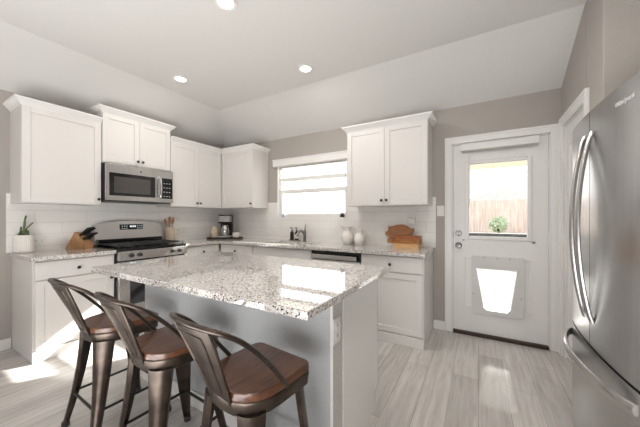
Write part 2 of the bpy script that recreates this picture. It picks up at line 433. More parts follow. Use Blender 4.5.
# ---- pantry door on the right wall, seen almost edge on
o = struct('trim_2', casing('c', py0, py1, pz1), 'trim'); o.location = (RX, 0, 0); o.rotation_euler = (0, 0, -PI/2)
o.data.transform(Matrix.Translation((-0, 0, 0)))
o.data.transform(Matrix.Scale(-1, 4, (1, 0, 0))); o.data.flip_normals()
m2 = MB().box(RX+.015, RX+.05, py0+.012, py1-.012, .012, pz1-.012)
d2 = struct('door_2', m2, 'door')
for z0, z1 in ((.2, .95), (1.1, 1.9)):
    m3 = MB()
    for (a0, a1, c0, c1) in ((py0+.11, py0+.125, z0, z1), (py1-.125, py1-.11, z0, z1), (py0+.11, py1-.11, z0, z0+.015), (py0+.11, py1-.11, z1-.015, z1)):
        m3.box(RX+.008, RX+.02, a0, a1, c0, c1, .003)
    obj('panel_moulding', m3, 'door', d2)
for z in (1.8, 1.05, .28): obj('hinge', MB().cyl((RX-.004, py1-.006, z-.045), (RX-.004, py1-.006, z+.045), .007, 10), 'trim', d2)

# ---- kitchen window
mb = MB(); fy0, fy1 = W+.05, W+.11
def frame(mb, x0, x1, z0, z1, t, y0, y1):
    mb.box(x0, x0+t, y0, y1, z0, z1, .003).box(x1-t, x1, y0, y1, z0, z1, .003).box(x0+t, x1-t, y0, y1, z1-t, z1, .003).box(x0+t, x1-t, y0, y1, z0, z0+t, .003)
frame(mb, wx0, wx1, wz0, wz1, .035, fy0, fy1)
win = struct('window_1', mb, 'trim')
m2 = MB(); m2.box(wx0+.035, wx1-.035, fy0-.005, fy1-.02, 1.634, 1.682, .004); obj('meeting_rail', m2, 'trim', win)
m2 = MB(); frame(m2, wx0+.035, wx1-.035, wz0+.035, 1.645, .022, fy0, fy1-.02); obj('sash', m2, 'trim', win)
obj('glass_pane', MB().box(wx0+.03, wx1-.03, fy0+.02, fy0+.024, wz0+.03, wz1-.03), 'glass', win)
m2 = MB(); m2.box(wx0-.001, wx1+.001, W-.006, fy0, wz0-.012, wz0+.002, .002); obj('window_sill', m2, 'tile_b', win)
m2 = MB(); m2.box(wx0, wx0+.006, W, fy0, wz0, wz1).box(wx1-.006, wx1, W, fy0, wz0, wz1).box(wx0, wx1, W, fy0, wz1-.006, wz1); obj('window_jamb', m2, 'trim', win)
kbl = thing('window_blind', 'white slatted blind half lowered in the window over the sink', 'blind', (-2.1, W, 2.03))
obj('valance', MB().box(wx0-.05, wx1+.05, W-.055, W-.001, 2.032, 2.135, .006).box(wx0-.055, wx1+.055, W-.062, W-.001, 2.118, 2.138, .004), 'trim', kbl, True)
sl = MB()
for i in range(8):
    z = 2.015-i*.0235
    b = MB().box(wx0+.04, wx1-.04, -.024, .024, -.0012, .0012); b.xform(Matrix.Translation((0, W+.025, z)) @ Matrix.Rotation(math.radians(-6), 4, 'X')); sl._merge(b.bm)
obj('slats', sl, 'blind', kbl, True)
obj('bottom_rail', MB().box(wx0+.035, wx1-.03, W+.002, W+.045, 1.802, 1.856, .005), 'trim', kbl, True)
obj('lift_cord', MB().tube([(-2.585, W+.0, 2.04), (-2.585, W-.004, 1.31)], .004, 6), 'trim', kbl, True)

# ---- backsplash
struct('trim_backsplash_left', MB().box(L, L+.010, .745, W-.010, CT, 1.487), 'tile_l')
mb = MB().box(L, wx0, W-.010, W, CT, 1.487).box(wx0, wx1, W-.010, W, CT, wz0).box(wx1, -.417, W-.010, W, CT, 1.487)
struct('trim_backsplash_back', mb, 'tile_b')

# ------------------------------------------------------------------ cabinets
def shaker(mb, x0, x1, z0, z1, y, fr=.058, t=.02):
    g_ = .0015; x0 += g_; x1 -= g_; z0 += g_; z1 -= g_
    mb.box(x0, x0+fr, y-t, y, z0, z1, .0015).box(x1-fr, x1, y-t, y, z0, z1, .0015)
    mb.box(x0+fr, x1-fr, y-t, y, z1-fr, z1, .0015).box(x0+fr, x1-fr, y-t, y, z0, z0+fr, .0015)
    mb.box(x0+fr-.001, x1-fr+.001, y-t+.009, y, z0+fr-.001, z1-fr+.001)
    return mb
def slab(mb, x0, x1, z0, z1, y, t=.02): return mb.box(x0+.0015, x1-.0015, y-t, y, z0+.0015, z1-.0015, .002)
def knob(parent, x, y, z):
    m = MB().lathe([(.006, 0), (.006, .012), (.013, .016), (.0155, .022), (.013, .028), (.0, .030)], (x, y, z), 14, RY)
    return obj('knob', m, 'blk', parent)
def crown(w, d, left, right, z):
    prof = [(0, -.012), (.006, -.012), (.010, 0), (.042, .034), (.048, .036), (.052, .050), (0, .050)]
    mb = MB(); rows = []
    for o_, h in prof:
        l_ = o_ if left else 0; r_ = o_ if right else 0
        rows.append([(-l_, 0, z+h), (-l_, -d-o_, z+h), (w+r_, -d-o_, z+h), (w+r_, 0, z+h)])
    vs = [[mb.bm.verts.new(p) for p in r] for r in rows]
    for i in range(len(vs)):
        a, b = vs[i], vs[(i+1) % len(vs)]
        for j in range(3):
            try: mb.bm.faces.new((a[j], a[j+1], b[j+1], b[j]))
            except ValueError: pass
    mb.box(0, w, -d+.001, 0, z, z+.035)
    return mb
def upper(loc, rot, w, z0, z1, doors, label, depth=.325, left=True, right=True, knobside=None, x_door0=0):
    loc = (loc[0]+(.002 if rot else 0), loc[1]-(0 if rot else .002), loc[2])
    t = thing('upper_cabinet', label, 'cabinet', loc, rot)
    obj('cabinet_body', MB().box(0, w, -depth, 0, 0, z1-z0), 'cab', t)
    n = len(doors)
    for i, (a, b) in enumerate(doors):
        d_ = obj('door', shaker(MB(), a, b, .006, z1-z0-.006, -depth), 'cab', t)
        ks = knobside if knobside else ('r' if i == 0 and n == 2 else 'l')
        kx = b-.028 if ks == 'r' else a+.028
        knob(d_, kx, -depth-.02, .062)
    obj('crown_moulding', crown(w, depth+.018, left, right, z1-z0), 'trim', t)
    return t
RL = PI/2
upper((L, .772, 1.39), RL, .600, 1.39, 2.285, [(.0, .600)], 'tall white single-door wall cabinet left of the microwave, above the potted plant', left=True, right=False, knobside='r')
upper((L, 1.376, 1.86), RL, .762, 1.86, 2.418, [(.003, .381), (.381, .759)], 'short white two-door wall cabinet mounted directly above the microwave', depth=.335)
upper((L, 2.142, 1.40), RL, W-.002-2.142, 1.40, 2.285, [(.003, .42), (.42, .838)], 'white two-door wall cabinet between the microwave and the corner, above the utensil crock', left=False, right=False)
upper((L+.347, W, 1.40), 0, -2.881-L-.347, 1.40, 2.285, [(.003, -2.881-L-.347)], 'white single-door wall cabinet in the corner above the coffee maker, left of the window', left=False, right=True, knobside='r')
upper((-1.362, W, 1.385), 0, .91, 1.385, 2.275, [(.003, .455), (.455, .907)], 'white two-door wall cabinet between the window and the back door', knobside=None)

def base(loc, rot, w, label, drawers, doors, blind=0, endl=False):
    loc = (loc[0]+(.002 if rot else 0), loc[1]-(0 if rot else .002), loc[2])
    t = thing('base_cabinet', label, 'cabinet', loc, rot)
    obj('cabinet_body', MB().box(0, w, -.58, 0, 0, .88), 'cab', t)
    obj('plinth', MB().box(-.006 if endl else 0, w, -.606, -.58, 0, .095, .003), 'cab', t)
    for a, b, k_ in drawers:
        d_ = obj('drawer', slab(MB(), a, b, .71, .868, -.58), 'cab', t)
        if k_: knob(d_, (a+b)/2, -.60, .785)
    for a, b, ks in doors:
        d_ = obj('door', shaker(MB(), a, b, .105, .702, -.58), 'cab', t)
        if ks: knob(d_, b-.03 if ks == 'r' else a+.03, -.60, .64)
    return t
base((L, .785, 0), RL, .61, 'white base cabinet left of the range, one drawer over one door, sun patch on it', [(.012, .60, 1)], [(.012, .60, 'r')], endl=True)
base((L, 2.17, 0), RL, .578, 'white base cabinet between the range and the corner', [(.01, .55, 1)], [(.01, .55, 'l')])
base((L+.603, W, 0), 0, .667, 'white base cabinet in the corner below the coffee maker tray', [(.02, .65, 1)], [(.02, .65, 'r')])
base((-2.622, W, 0), 0, .915, 'white sink base cabinet with a false drawer front under the window', [(.003, .912, 0)], [(.003, .457, 'r'), (.457, .912, 'l')])
base((-1.083, W, 0), 0, .635, 'white base cabinet at the end of the counter under the cutting boards', [(.003, .625, 1)], [(.003, .625, 'l')])

# dishwasher
dw = thing('dishwasher', 'stainless dishwasher with a black control strip under the counter', 'dishwasher', (-1.395, W-.3, 0))
obj('tub', MB().box(-1.70, -1.09, W-.56, W-.03, .10, .872), 'dark', dw, True)
dd = obj('door', MB().box(-1.70, -1.09, W-.615, W-.562, .11, .775, .004), 'steel', dw, True)
obj('control_strip', MB().box(-1.70, -1.09, W-.60, W-.562, .84, .872, .002).box(-1.70, -1.09, W-.590, W-.562, .776, .84), 'black', dw, True)
obj('handle', MB().box(-1.695, -1.125, W-.63, W-.602, .785, .835, .006), 'steel', dd, True)
obj('kick_plate', MB().box(-1.70, -1.09, W-.57, W-.55, 0, .10), 'dark', dw, True)

# countertops
mb = MB().box(L+.011, L+.64, .765, 1.392, CT-.035, CT, .004)
tag(obj('countertop', mb, 'granite', base=(L+.3, 1.08, CT-.035)), 'short speckled granite countertop left of the range, under the plant pot', 'countertop')
sx0, sx1, sy0, sy1 = -2.50, -1.80, 2.83, 3.17
mb = MB()
poly = [(L+.011, 2.168), (L+.64, 2.168), (L+.64, W-.64), (sx0, W-.64), (sx0, W-.011), (L+.011, W-.011)]
mb.prism(poly, lambda x, y: (x, y, CT-.035), lambda x, y: (x, y, CT))
mb.box(sx0, sx1, W-.64, sy0, CT-.035, CT).box(sx0, sx1, sy1, W-.011, CT-.035, CT).box(sx1, -.433, W-.64, W-.011, CT-.035, CT)
tag(obj('countertop', mb, 'granite', base=(-2.2, 3.0, CT-.035)), 'long L-shaped granite countertop around the corner with the sink cut in', 'countertop')
sk = thing('kitchen_sink', 'undermount stainless sink below the window', 'sink', (-2.15, 3.0, .70))
mb = MB().box(sx0-.01, sx1+.01, sy0-.01, sy1+.01, .70, .708)
mb.box(sx0-.01, sx0, sy0-.01, sy1+.01, .708, CT-.036).box(sx1, sx1+.01, sy0-.01, sy1+.01, .708, CT-.036).box(sx0, sx1, sy0-.01, sy0, .708, CT-.036).box(sx0, sx1, sy1, sy1+.01, .708, CT-.036)
obj('basin', mb, 'steel', sk, True)
obj('drain', MB().lathe([(.045, 0), (.045, .004), (0, .004)], (-2.15, 3.0, .708), 16), 'chrome', sk, True)

# ------------------------------------------------------------------ range
rg = thing('gas_range', 'stainless gas range with black cooktop below the microwave', 'range', (L+.33, 1.78, 0))
ry0, ry1, rf = 1.398, 2.162, L+.655
obj('range_body', MB().box(L+.02, rf-.03, ry0, ry1, .03, .90, .004), 'black', rg, True)
obj('foot', MB().box(L+.1, rf-.08, ry0+.03, ry1-.03, 0, .03), 'dark', rg, True)
ck = obj('cooktop', MB().box(L+.10, rf+.005, ry0, ry1, .90, .925, .006, 2), 'black', rg, True)
# burners and grates
for bx in (L+.24, L+.48):
    for by in (ry0+.17, ry1-.17):
        b = obj('burner', MB().lathe([(.052, 0), (.052, .006), (.036, .012), (.036, .018), (0, .018)], (bx, by, .925), 20), 'iron', ck, True)
for gy in (ry0+.02, ry0+.265, ry1-.255):
    m2 = MB(); g1 = gy+.235
    for y in (gy, g1-.012): m2.box(L+.13, rf-.03, y, y+.012, .944, .956, .003)
    for x in (L+.13, rf-.042, L+.355): m2.box(x, x+.012, gy, g1, .944, .956, .003)
    for x in (L+.19, L+.25, L+.44, L+.50): m2.box(x, x+.008, gy, g1, .946, .958, .002)
    m2.box(L+.13, rf-.03, (gy+g1)/2-.004, (gy+g1)/2+.004, .946, .958, .002)
    for x in (L+.13, rf-.042):
        for y in (gy, g1-.012): m2.box(x, x+.012, y, y+.012, .924, .946)
    obj('grate', m2, 'iron', ck, True)
m2 = MB(); ys = [ry0+i*(ry1-ry0)/12 for i in range(13)]
poly = [(ry0, .93)]+[(ry0+.004, 1.165)]+[(y, 1.183+.028*(1-((y-1.78)/.382)**2)) for y in ys[0:]][1:-1]+[(ry1-.004, 1.165), (ry1, .93)]
bgm = MB(); bgm.loft([[(L+.035, y, z) for y, z in poly], [(L+.10+(.02 if z < 1 else 0), y, z) for y, z in poly]])
bgd = obj('backguard', bgm, 'steel', rg, True)
dsp = obj('display', MB().box(L+.095, L+.112, 1.655, 1.92, 1.105, 1.17, .003), 'black', rg, True)
m2 = MB()
for i, y in enumerate((1.765, 1.782, 1.803, 1.82)): obj('digit', MB().box(L+.112, L+.1135, y, y+.010, 1.135, 1.155), 'display', dsp, True)
for y in (1.675, 1.70, 1.725, 1.85, 1.875, 1.90):
    for z in (1.118, 1.145): obj('touch_key', MB().box(L+.112, L+.1135, y, y+.008, z, z+.006), 'display', dsp, True)
obj('vent_strip', MB().box(L+.10, L+.16, ry0+.02, ry1-.02, .93, 1.0, .004), 'black', rg, True)
cp = obj('control_panel', MB().prism([(rf-.03, .80), (rf+.028, .80), (rf+.018, .895), (rf-.03, .905)], lambda x, z: (x, ry0+.002, z), lambda x, z: (x, ry1-.002, z), .003), 'steel', rg, True)
RXm = Matrix.Rotation(PI/2, 3, 'Y')                      # local z -> +x
for y in (1.515, 1.60, 1.975, 2.06):
    obj('knob', MB().lathe([(.023, 0), (.023, .006), (.018, .010), (.016, .03), (0, .031)], (rf+.023, y, .85), 18, RXm).box(rf+.045, rf+.058, y-.004, y+.004, .834, .866, .002), 'blk', cp, True)
od = obj('oven_door', MB().box(rf-.03, rf+.01, ry0+.004, ry1-.004, .22, .785, .005), 'steel', rg, True)
obj('oven_window', MB().box(rf+.008, rf+.013, ry0+.11, ry1-.11, .32, .65, .003), 'black', od, True)
obj('handle', MB().cyl((rf+.055, ry0+.04, .725), (rf+.055, ry1-.04, .725), .012, 12).box(rf+.008, rf+.058, ry0+.06, ry0+.08, .715, .735).box(rf+.008, rf+.058, ry1-.08, ry1-.06, .715, .735), 'steel', od, True)
obj('warming_drawer', MB().box(rf-.03, rf+.008, ry0+.004, ry1-.004, .06, .21, .004), 'steel', rg, True)

# ------------------------------------------------------------------ microwave
mw = thing('microwave', 'stainless over-the-range microwave with black window', 'microwave', (L+.2, 1.757, 1.44))
m0, m1, mf, mz0, mz1 = 1.386, 2.136, L+.42, 1.445, 1.852
obj('case', MB().box(L+.01, mf-.03, m0, m1, mz0, mz1, .003), 'dark', mw, True)
fr = MB(); frm = obj('front_frame', fr.box(mf-.03, mf, m0, m1, mz0, mz1, .006, 2), 'steel', mw, True)
dr = obj('door_glass', MB().box(mf-.002, mf+.004, m0+.03, 1.905, mz0+.055, mz1-.10, .003), 'black', mw, True)
obj('window_screen', MB().box(mf+.003, mf+.0055, m0+.075, 1.845, mz0+.085, mz1-.14, .002), plain('screen_mesh', (.075, .070, .065), .12, .2), dr, True)
obj('handle', MB().tube(smoothpath([(mf, 1.955, mz0+.045), (mf+.032, 1.955, mz0+.07), (mf+.040, 1.955, 1.62), (mf+.032, 1.955, mz1-.115), (mf, 1.955, mz1-.09)]), .012, 10), 'chrome', mw, True)
kp = obj('keypad', MB().box(mf-.002, mf+.004, 1.985, m1-.012, mz0+.05, mz1-.095, .003), 'black', mw, True)
kpm = plain('key_print', (.55, .55, .55), .5)
for r_ in range(4):
    for c0 in range(3): obj('key', MB().box(mf+.004, mf+.005, 2.005+c0*.035, 2.022+c0*.035, mz0+.075+r_*.055, mz0+.083+r_*.055), kpm, kp, True)
obj('badge', MB().lathe([(.012, 0), (.012, .002), (0, .002)], (mf, 1.74, mz1-.055), 16, RXm), 'nickel', mw, True)
obj('bottom_vent', MB().box(L+.05, mf-.02, m0+.03, m1-.03, mz0-.012, mz0+.002), 'dark', mw, True)

# ------------------------------------------------------------------ island
ix0, ix1, iy0, iy1 = -2.312, -.535, .832, 1.872
il = thing('kitchen_island', 'white and grey kitchen island with speckled granite top and seating overhang', 'island', (-1.42, 1.45, 0))
obj('countertop', MB().box(ix0, ix1, iy0, iy1, CT-.035, CT, .007, 2), 'granite', il, True)
bx0, bx1 = -2.255, -.60
obj('grey_panel', MB().box(bx0, bx1-.008, 1.158, 1.25, 0, CT-.035), 'island', il, True)
pe = obj('end_wall', MB().box(bx1-.010, bx1, 1.154, 1.262, 0, CT-.035, .004), 'drywall', il, True)
obj('end_cap', MB().box(bx1-.02, bx1+.008, 1.150, 1.275, CT-.075, CT-.035, .003), 'trim', il, True)
obj('corner_bead', MB().box(bx1-.014, bx1+.001, 1.150, 1.160, 0, CT-.04, .003), 'trim', il, True)
obj('cabinet_body', MB().box(bx0, bx1-.012, 1.25, 1.80, 0, CT-.035), 'cab', il, True)
obj('end_panel', MB().prism([(1.264, 0), (1.745, 0), (1.745, .105), (1.80, .105), (1.80, CT-.036), (1.264, CT-.036)], lambda y, z: (bx1-.012, y, z), lambda y, z: (bx1+.003, y, z)), 'trim', il, True)
obj('face_frame', MB().box(bx0, bx1+.002, 1.803, 1.822, .105, CT-.04, .002), 'cab', il, True)
obj('baseboard', MB().box(bx0, bx1-.0, 1.140, 1.156, 0, .10, .004), 'trim', il, True)
ou = obj('power_outlet', MB().box(bx1, bx1+.006, 1.150, 1.226, .645, .768, .003), 'plastic', il, True)
for z in (.682, .731):
    q = MB().box(bx1+.006, bx1+.0085, 1.171, 1.205, z-.017, z+.017, .004, 2)
    oo = obj('socket', q, 'plastic', ou, True)
for z in (.682, .731):
    for y in (1.180, 1.193): obj('slot', MB().box(bx1+.0085, bx1+.0092, y, y+.003, z-.004, z+.008), 'dark', ou, True)

# ------------------------------------------------------------------ refrigerator
fx = .452; fy0_, fy1_ = 1.295, 2.205; fm = 1.75; fzs = .655
fg = thing('refrigerator', 'stainless french-door refrigerator with bottom freezer in the alcove', 'refrigerator', (.95, 1.75, 0))
obj('case', MB().box(.545, 1.28, fy0_+.005, fy1_-.005, .02, 1.74, .006), 'gasket', fg, True)
obj('toe_grille', MB().box(.60, 1.2, fy0_+.03, fy1_-.03, 0, .05), 'dark', fg, True)
def frontx(y):
    u = (y-fm)/.455
    return fx+.030*u*u+ .012*abs(u)**8
def fdoor(y0, y1, z0, z1, n=14):
    poly = [(frontx(y0+(y1-y0)*i/n), y0+(y1-y0)*i/n) for i in range(n+1)]+[(.54, y1), (.54, y0)]
    b = MB(); b.loft([[(x, y, z) for x, y in poly] for z in (z0, z0+.004, z1-.004, z1)])
    return b
dA = obj('door', fdoor(fm+.003, fy1_, fzs+.006, 1.755), 'steel_f', fg, True, 50)
dB = obj('door', fdoor(fy0_, fm-.003, fzs+.006, 1.755), 'steel_f', fg, True, 50)
dC = obj('freezer_drawer', fdoor(fy0_, fy1_, .06, fzs-.006, 26), 'steel_f', fg, True, 50)
def fhandle(parent, y):
    pts = []
    for i in range(25):
        u = i/24; z = .775+(1.650-.775)*u; s_ = math.sin(PI*u)
        pts.append((frontx(y)-.004-.050*s_**.75, y, z))
    rings = []
    for i, p in enumerate(pts):
        hw = .013; hd = .010
        rings.append([(p[0]+hd*math.cos(a), p[1]+hw*math.sin(a), p[2]) for a in [2*PI*k_/10 for k_ in range(10)]])
    b = MB(); b.loft(rings)
    return obj('handle', b, 'chrome' if False else 'steel', parent, True)
fhandle(dA, fm+.048); fhandle(dB, fm-.048)
pts = []
for i in range(29):
    u = i/28; y = fy1_-.07+(fy0_+.07-(fy1_-.07))*u; s_ = math.sin(PI*u)
    pts.append((fx+.030*((y-fm)/.455)**2-.002-.058*s_**.6, y, .588))
rings = []
for i, p in enumerate(pts):
    rings.append([(p[0]+.011*math.cos(a), p[1], p[2]+.021*math.sin(a)) for a in [2*PI*k_/10 for k_ in range(10)]])
b = MB(); b.loft(rings); obj('handle', b, 'steel', dC, True)
for yy in (fy0_+.04, fy1_-.04): obj('hinge_cover', MB().box(.50, .62, yy-.03, yy+.03, 1.742, 1.772, .006), 'dark', fg, True)
def text(s, size, name, mat, parent, mtx):
    cu = bpy.data.curves.new(name, 'FONT'); cu.body = s; cu.size = size; cu.extrude = .0008; cu.align_x = 'CENTER'; cu.align_y = 'CENTER'
    to = bpy.data.objects.new('tmp', cu); C.objects.link(to)
    bpy.context.view_layer.update()
    me = bpy.data.meshes.new_from_object(to.evaluated_get(bpy.context.evaluated_depsgraph_get()))
    bpy.data.objects.remove(to); me.transform(mtx); me.name = name
    me.materials.clear(); me.materials.append(M[mat])
    o = bpy.data.objects.new(name, me); C.objects.link(o); o.parent = parent
    return o
ly = 1.438; ang = math.atan2(frontx(ly+.05)-frontx(ly-.05), .1)
mt = Matrix.Translation(Vector((frontx(ly)-.0015, ly, 1.688))-fg.location) @ Matrix.Rotation(-PI/2-ang, 4, 'Z') @ Matrix.Rotation(PI/2, 4, 'X')
text('Whirlpool', .027, 'lettering', 'text', dB, mt)

# ------------------------------------------------------------------ bar stools
def make_stool():
    t = thing('bar_stool', '', 'stool', (0, 0, 0))
    def dshape(w, yb, yf, r, n=10):
        # flat front with small radii, fuller rounded back
        pts = []
        rf_ = .035
        for k_ in range(6):
            a = PI/2*k_/5; pts.append((w-rf_+rf_*math.cos(a), yf-rf_+rf_*math.sin(a)))
        for k_ in range(6):
            a = PI/2+PI/2*k_/5; pts.append((-w+rf_+rf_*math.cos(a), yf-rf_+rf_*math.sin(a)))
        for k_ in range(n+1):
            a = PI+PI*k_/n; c_, s_ = math.cos(a), math.sin(a)
            pts.append((w*math.copysign(abs(c_)**.72, c_), yb+r+r*math.copysign(abs(s_)**.85, s_)))
        return pts
    s0 = dshape(.168, -.172, .168, .16)
    def ring(sc, z): return [(x*sc, y*sc, z) for x, y in s0]
    obj('seat', MB().loft([ring(.975, .605), ring(1, .610), ring(1, .630), ring(.985, .637), ring(.95, .639)]), 'seat', t)
    obj('seat_pan', MB().loft([ring(.93, .548), ring(.985, .556), ring(.995, .575), ring(1.005, .598), ring(.985, .606), ring(.94, .605)]), 'bronze', t)
    for sx_ in (-1, 1):
        for sy_ in (-1, 1):
            rings = []
            for u in [i/8 for i in range(9)]:
                z = .565*(1-u)+.025*u
                rad = .168+.100*u-.022*math.sin(PI*u)*.6
                rad *= 1.0
                hw = .052*(1-u)+.019*u; hd = .020*(1-u)+.012*u
                cx_, cy_ = sx_*rad*.74, sy_*rad*.74
                nx, ny = sx_*.7071, sy_*.7071; tx, ty = -ny, nx
                prof = [(-hw, -hd*.9), (-hw*.97, hd*.1), (-hw*.55, hd*.85), (0, hd*1.15), (hw*.55, hd*.85), (hw*.97, hd*.1), (hw, -hd*.9), (hw*.6, -hd*.2), (0, hd*.1), (-hw*.6, -hd*.2)]
                rings.append([(cx_+tx*a+nx*b, cy_+ty*a+ny*b, z) for a, b in prof])
            lg = obj('leg', MB().loft(rings), 'bronze', t)
            ex = sx_*.268*.74; ey = sy_*.268*.74
            obj('rubber_foot', MB().lathe([(.019, 0), (.021, .012), (.019, .030), (0, .030)], (ex, ey, 0), 12), 'dark', lg)
    rb = .200*.86; zr = .205
    def bar(p, q): obj('footrest', MB().tube([p, q], .0075, 8), 'blk', t)
    bar((-rb, -rb, zr), (rb, -rb, zr)); bar((-rb, rb, zr), (rb, rb, zr)); bar((-rb, -rb, zr), (-rb, rb, zr)); bar((rb, -rb, zr), (rb, rb, zr))
    # splat
    def sp(u, v, off=0):       # u -1..1, v 0..1
        hw = .058+.056*v
        return Vector((u*hw, -.160-.135*v-.010*v*v+.028*u*u*v+off, .585+.320*v-.01*u*u*v))
    rings = []
    n = 8
    b = MB()
    front = [[b.bm.verts.new(sp(-1+2*i/n, j/8, 0)) for i in range(n+1)] for j in range(9)]
    back = [[b.bm.verts.new(sp(-1+2*i/n, j/8, -.004)) for i in range(n+1)] for j in range(9)]
    for j in range(8):
        for i in range(n):
            b.bm.faces.new((front[j][i], front[j][i+1], front[j+1][i+1], front[j+1][i])); b.bm.faces.new((back[j][i], back[j+1][i], back[j+1][i+1], back[j][i+1]))
    for j in range(8):
        b.bm.faces.new((front[j][0], front[j+1][0], back[j+1][0], back[j][0])); b.bm.faces.new((front[j][n], back[j][n], back[j+1][n], front[j+1][n]))
    for i in range(n):
        b.bm.faces.new((front[0][i], back[0][i], back[0][i+1], front[0][i+1])); b.bm.faces.new((front[8][i], front[8][i+1], back[8][i+1], back[8][i]))
    spl = obj('back_splat', b, 'bronze', t)
    em = []
    for (u, v) in smoothpath([(-.5, .12, 0), (0, .07, 0), (.5, .12, 0), (.62, .5, 0), (.66, .86, 0), (0, .92, 0), (-.66, .86, 0), (-.62, .5, 0), (-.5, .12, 0)], 5) and [(p.x, p.y) for p in smoothpath([(-.45, .12, 0), (.45, .12, 0), (.60, .5, 0), (.66, .84, 0), (.5, .91, 0), (-.5, .91, 0), (-.66, .84, 0), (-.60, .5, 0)], 5)]:
        em.append(sp(u, v, -.004))
    obj('embossed_bead', MB().tube(em, .0032, 6, closed=True), 'bronze', spl)
    for s_ in (-1, 1):
        obj('splat_edge', MB().tube([sp(s_, j/8, -.002) for j in range(9)], .006, 8), 'bronze', spl)
    half = [(.166, .012, .610), (.170, -.028, .665), (.174, -.110, .765), (.172, -.195, .850), (.155, -.252, .892), (.115, -.285, .909), (.05, -.302, .915)]
    pts = [Vector(p) for p in half]+[Vector((0, -.305, .916))]+[Vector((-x, y, z)) for x, y, z in half[::-1]]
    obj('back_hoop', MB().tube(smoothpath(pts, 5), .0092, 10), 'bronze', t)
    return t
st = make_stool()
st['label'] = 'nearest bar stool, rightmost of the three at the island, metal back toward viewer'
st.location = (-.803, .848, 0); st.rotation_euler = (0, 0, math.radians(-6))
st['group'] = 'bar stools along the island'
dup(st, (-1.375, .843, 0), math.radians(-3), 'middle of the three bronze metal bar stools along the island')
dup(st, (-1.945, .843, 0), math.radians(-2), 'leftmost of the three bronze metal bar stools, beside the sunlit base cabinet')

# ------------------------------------------------------------------ recessed lights
def can(x, y, label, en):
    t = thing('recessed_light', label, 'ceiling light', (x, y, CH))
    t['group'] = 'recessed ceiling lights'
    obj('trim_ring', MB().lathe([(.052, -.001), (.056, -.008), (.078, -.008), (.080, 0), (.06, 0)], (0, 0, 0), 28), 'plastic', t)
    obj('lens', MB().lathe([(.053, -.004), (.053, -.002), (0, -.002)], (0, 0, 0), 24), 'lens', t)
    l = lamp('ceiling_area_lamp', 'AREA', (x, y, CH-.02), en, (1, .95, .88), shape='DISK', size=.1)
    return t
can(-2.87, 1.85, 'lit recessed ceiling light nearest the microwave wall', 7)
can(-1.55, 2.37, 'lit recessed ceiling light nearest the window', 7)
can(-1.57, 1.355, 'lit recessed ceiling light above the island, cut by the top of the picture', 7)
lamp('ceiling_area_lamp', 'AREA', (-.1, -.6, CH-.02), 12, (1, .95, .89), shape='DISK', size=.15)  # added fill lamp at the ceiling behind the camera, no fixture
lamp('ceiling_area_lamp', 'AREA', (-.1, 1.6, CH-.02), 8, (1, .95, .89), shape='DISK', size=.15)  # another added fill lamp, above the view, no fixture

# ------------------------------------------------------------------ counter things
# ribbed planter
pl = thing('potted_plant', 'small succulent with finger-like stems in a ribbed white pot on the left counter end', 'plant', (-3.815, .845, CT))
rings = []
for r_, z in [(.060, 0), (.066, .006), (.069, .02), (.070, .165), (.069, .172), (.062, .172), (.061, .15)]:
    rings.append([((r_+(.0022*math.cos(28*a) if .01 < z < .17 else 0))*math.cos(a), (r_+(.0022*math.cos(28*a) if .01 < z < .17 else 0))*math.sin(a), z) for a in [2*PI*k_/112 for k_ in range(112)]])
obj('pot', MB().loft(rings), 'pot', pl)
obj('soil', MB().lathe([(.060, .140), (.060, .152), (0, .155)], (0, 0, 0), 20), 'soil', pl)
R2 = Vector((.8646, .5024, 0))
def stem(pts, r): 
    pp = [R2*a+Vector((0, 0, z))+Vector((-.03, .05, 0))*b_ for a, z, b_ in pts]
    obj('stem', MB().tube(smoothpath(pp, 5), r, 8), 'plant', pl)
stem([(-.010, .15, 0), (-.004, .22, .1), (.004, .30, .1), (.012, .36, .2)], .0075)
stem([(.012, .15, 0), (.016, .20, -.2), (.022, .26, -.2), (.026, .30, -.2)], .008)
stem([(.004, .15, .2), (.020, .225, .1), (.055, .265, .1), (.085, .29, .1)], .0055)
stem([(-.035, .15, -.2), (-.026, .18, -.2), (-.012, .215, -.1)], .010)
stem([(-.015, .15, .3), (-.006, .19, .3), (.004, .225, .3)], .010)
stem([(-.02, .15, .0), (-.03, .20, .0), (-.022, .25, .0)], .008)
stem([(.030, .15, .2), (.030, .19, .2), (.027, .215, .2)], .009)

# knife block
kbk = thing('knife_block', 'slanted acacia knife block full of black knives beside the range', 'knife block', (-3.765, 1.262, CT), math.radians(28))
poly = [(-.115, 0), (.100, 0), (.100, .060), (.017, .163), (-.012, .185)]
obj('block', MB().prism(poly, lambda x, z: (x, -.055, z), lambda x, z: (x, .055, z), .003), 'block', kbk)
n_ = Vector((.103, 0, .083)).normalized()
al = Vector((.083, 0, -.103)).normalized()
names = ['black-handled knife in the upper row of the wooden block, nearest the viewer', 'black-handled knife in the middle of the upper row of the wooden block', 'black-handled knife in the upper row of the wooden block, nearest the range', 'black-handled knife in the lower row of the wooden block, nearest the viewer', 'black-handled knife in the middle of the lower row of the wooden block', 'black-handled knife in the lower row of the wooden block, nearest the range']
spots = [(.022, -.034, .135), (.022, 0, .145), (.022, .034, .13), (.078, -.032, .115), (.078, .002, .11), (.078, .034, .115)]
bpy.context.view_layer.update()
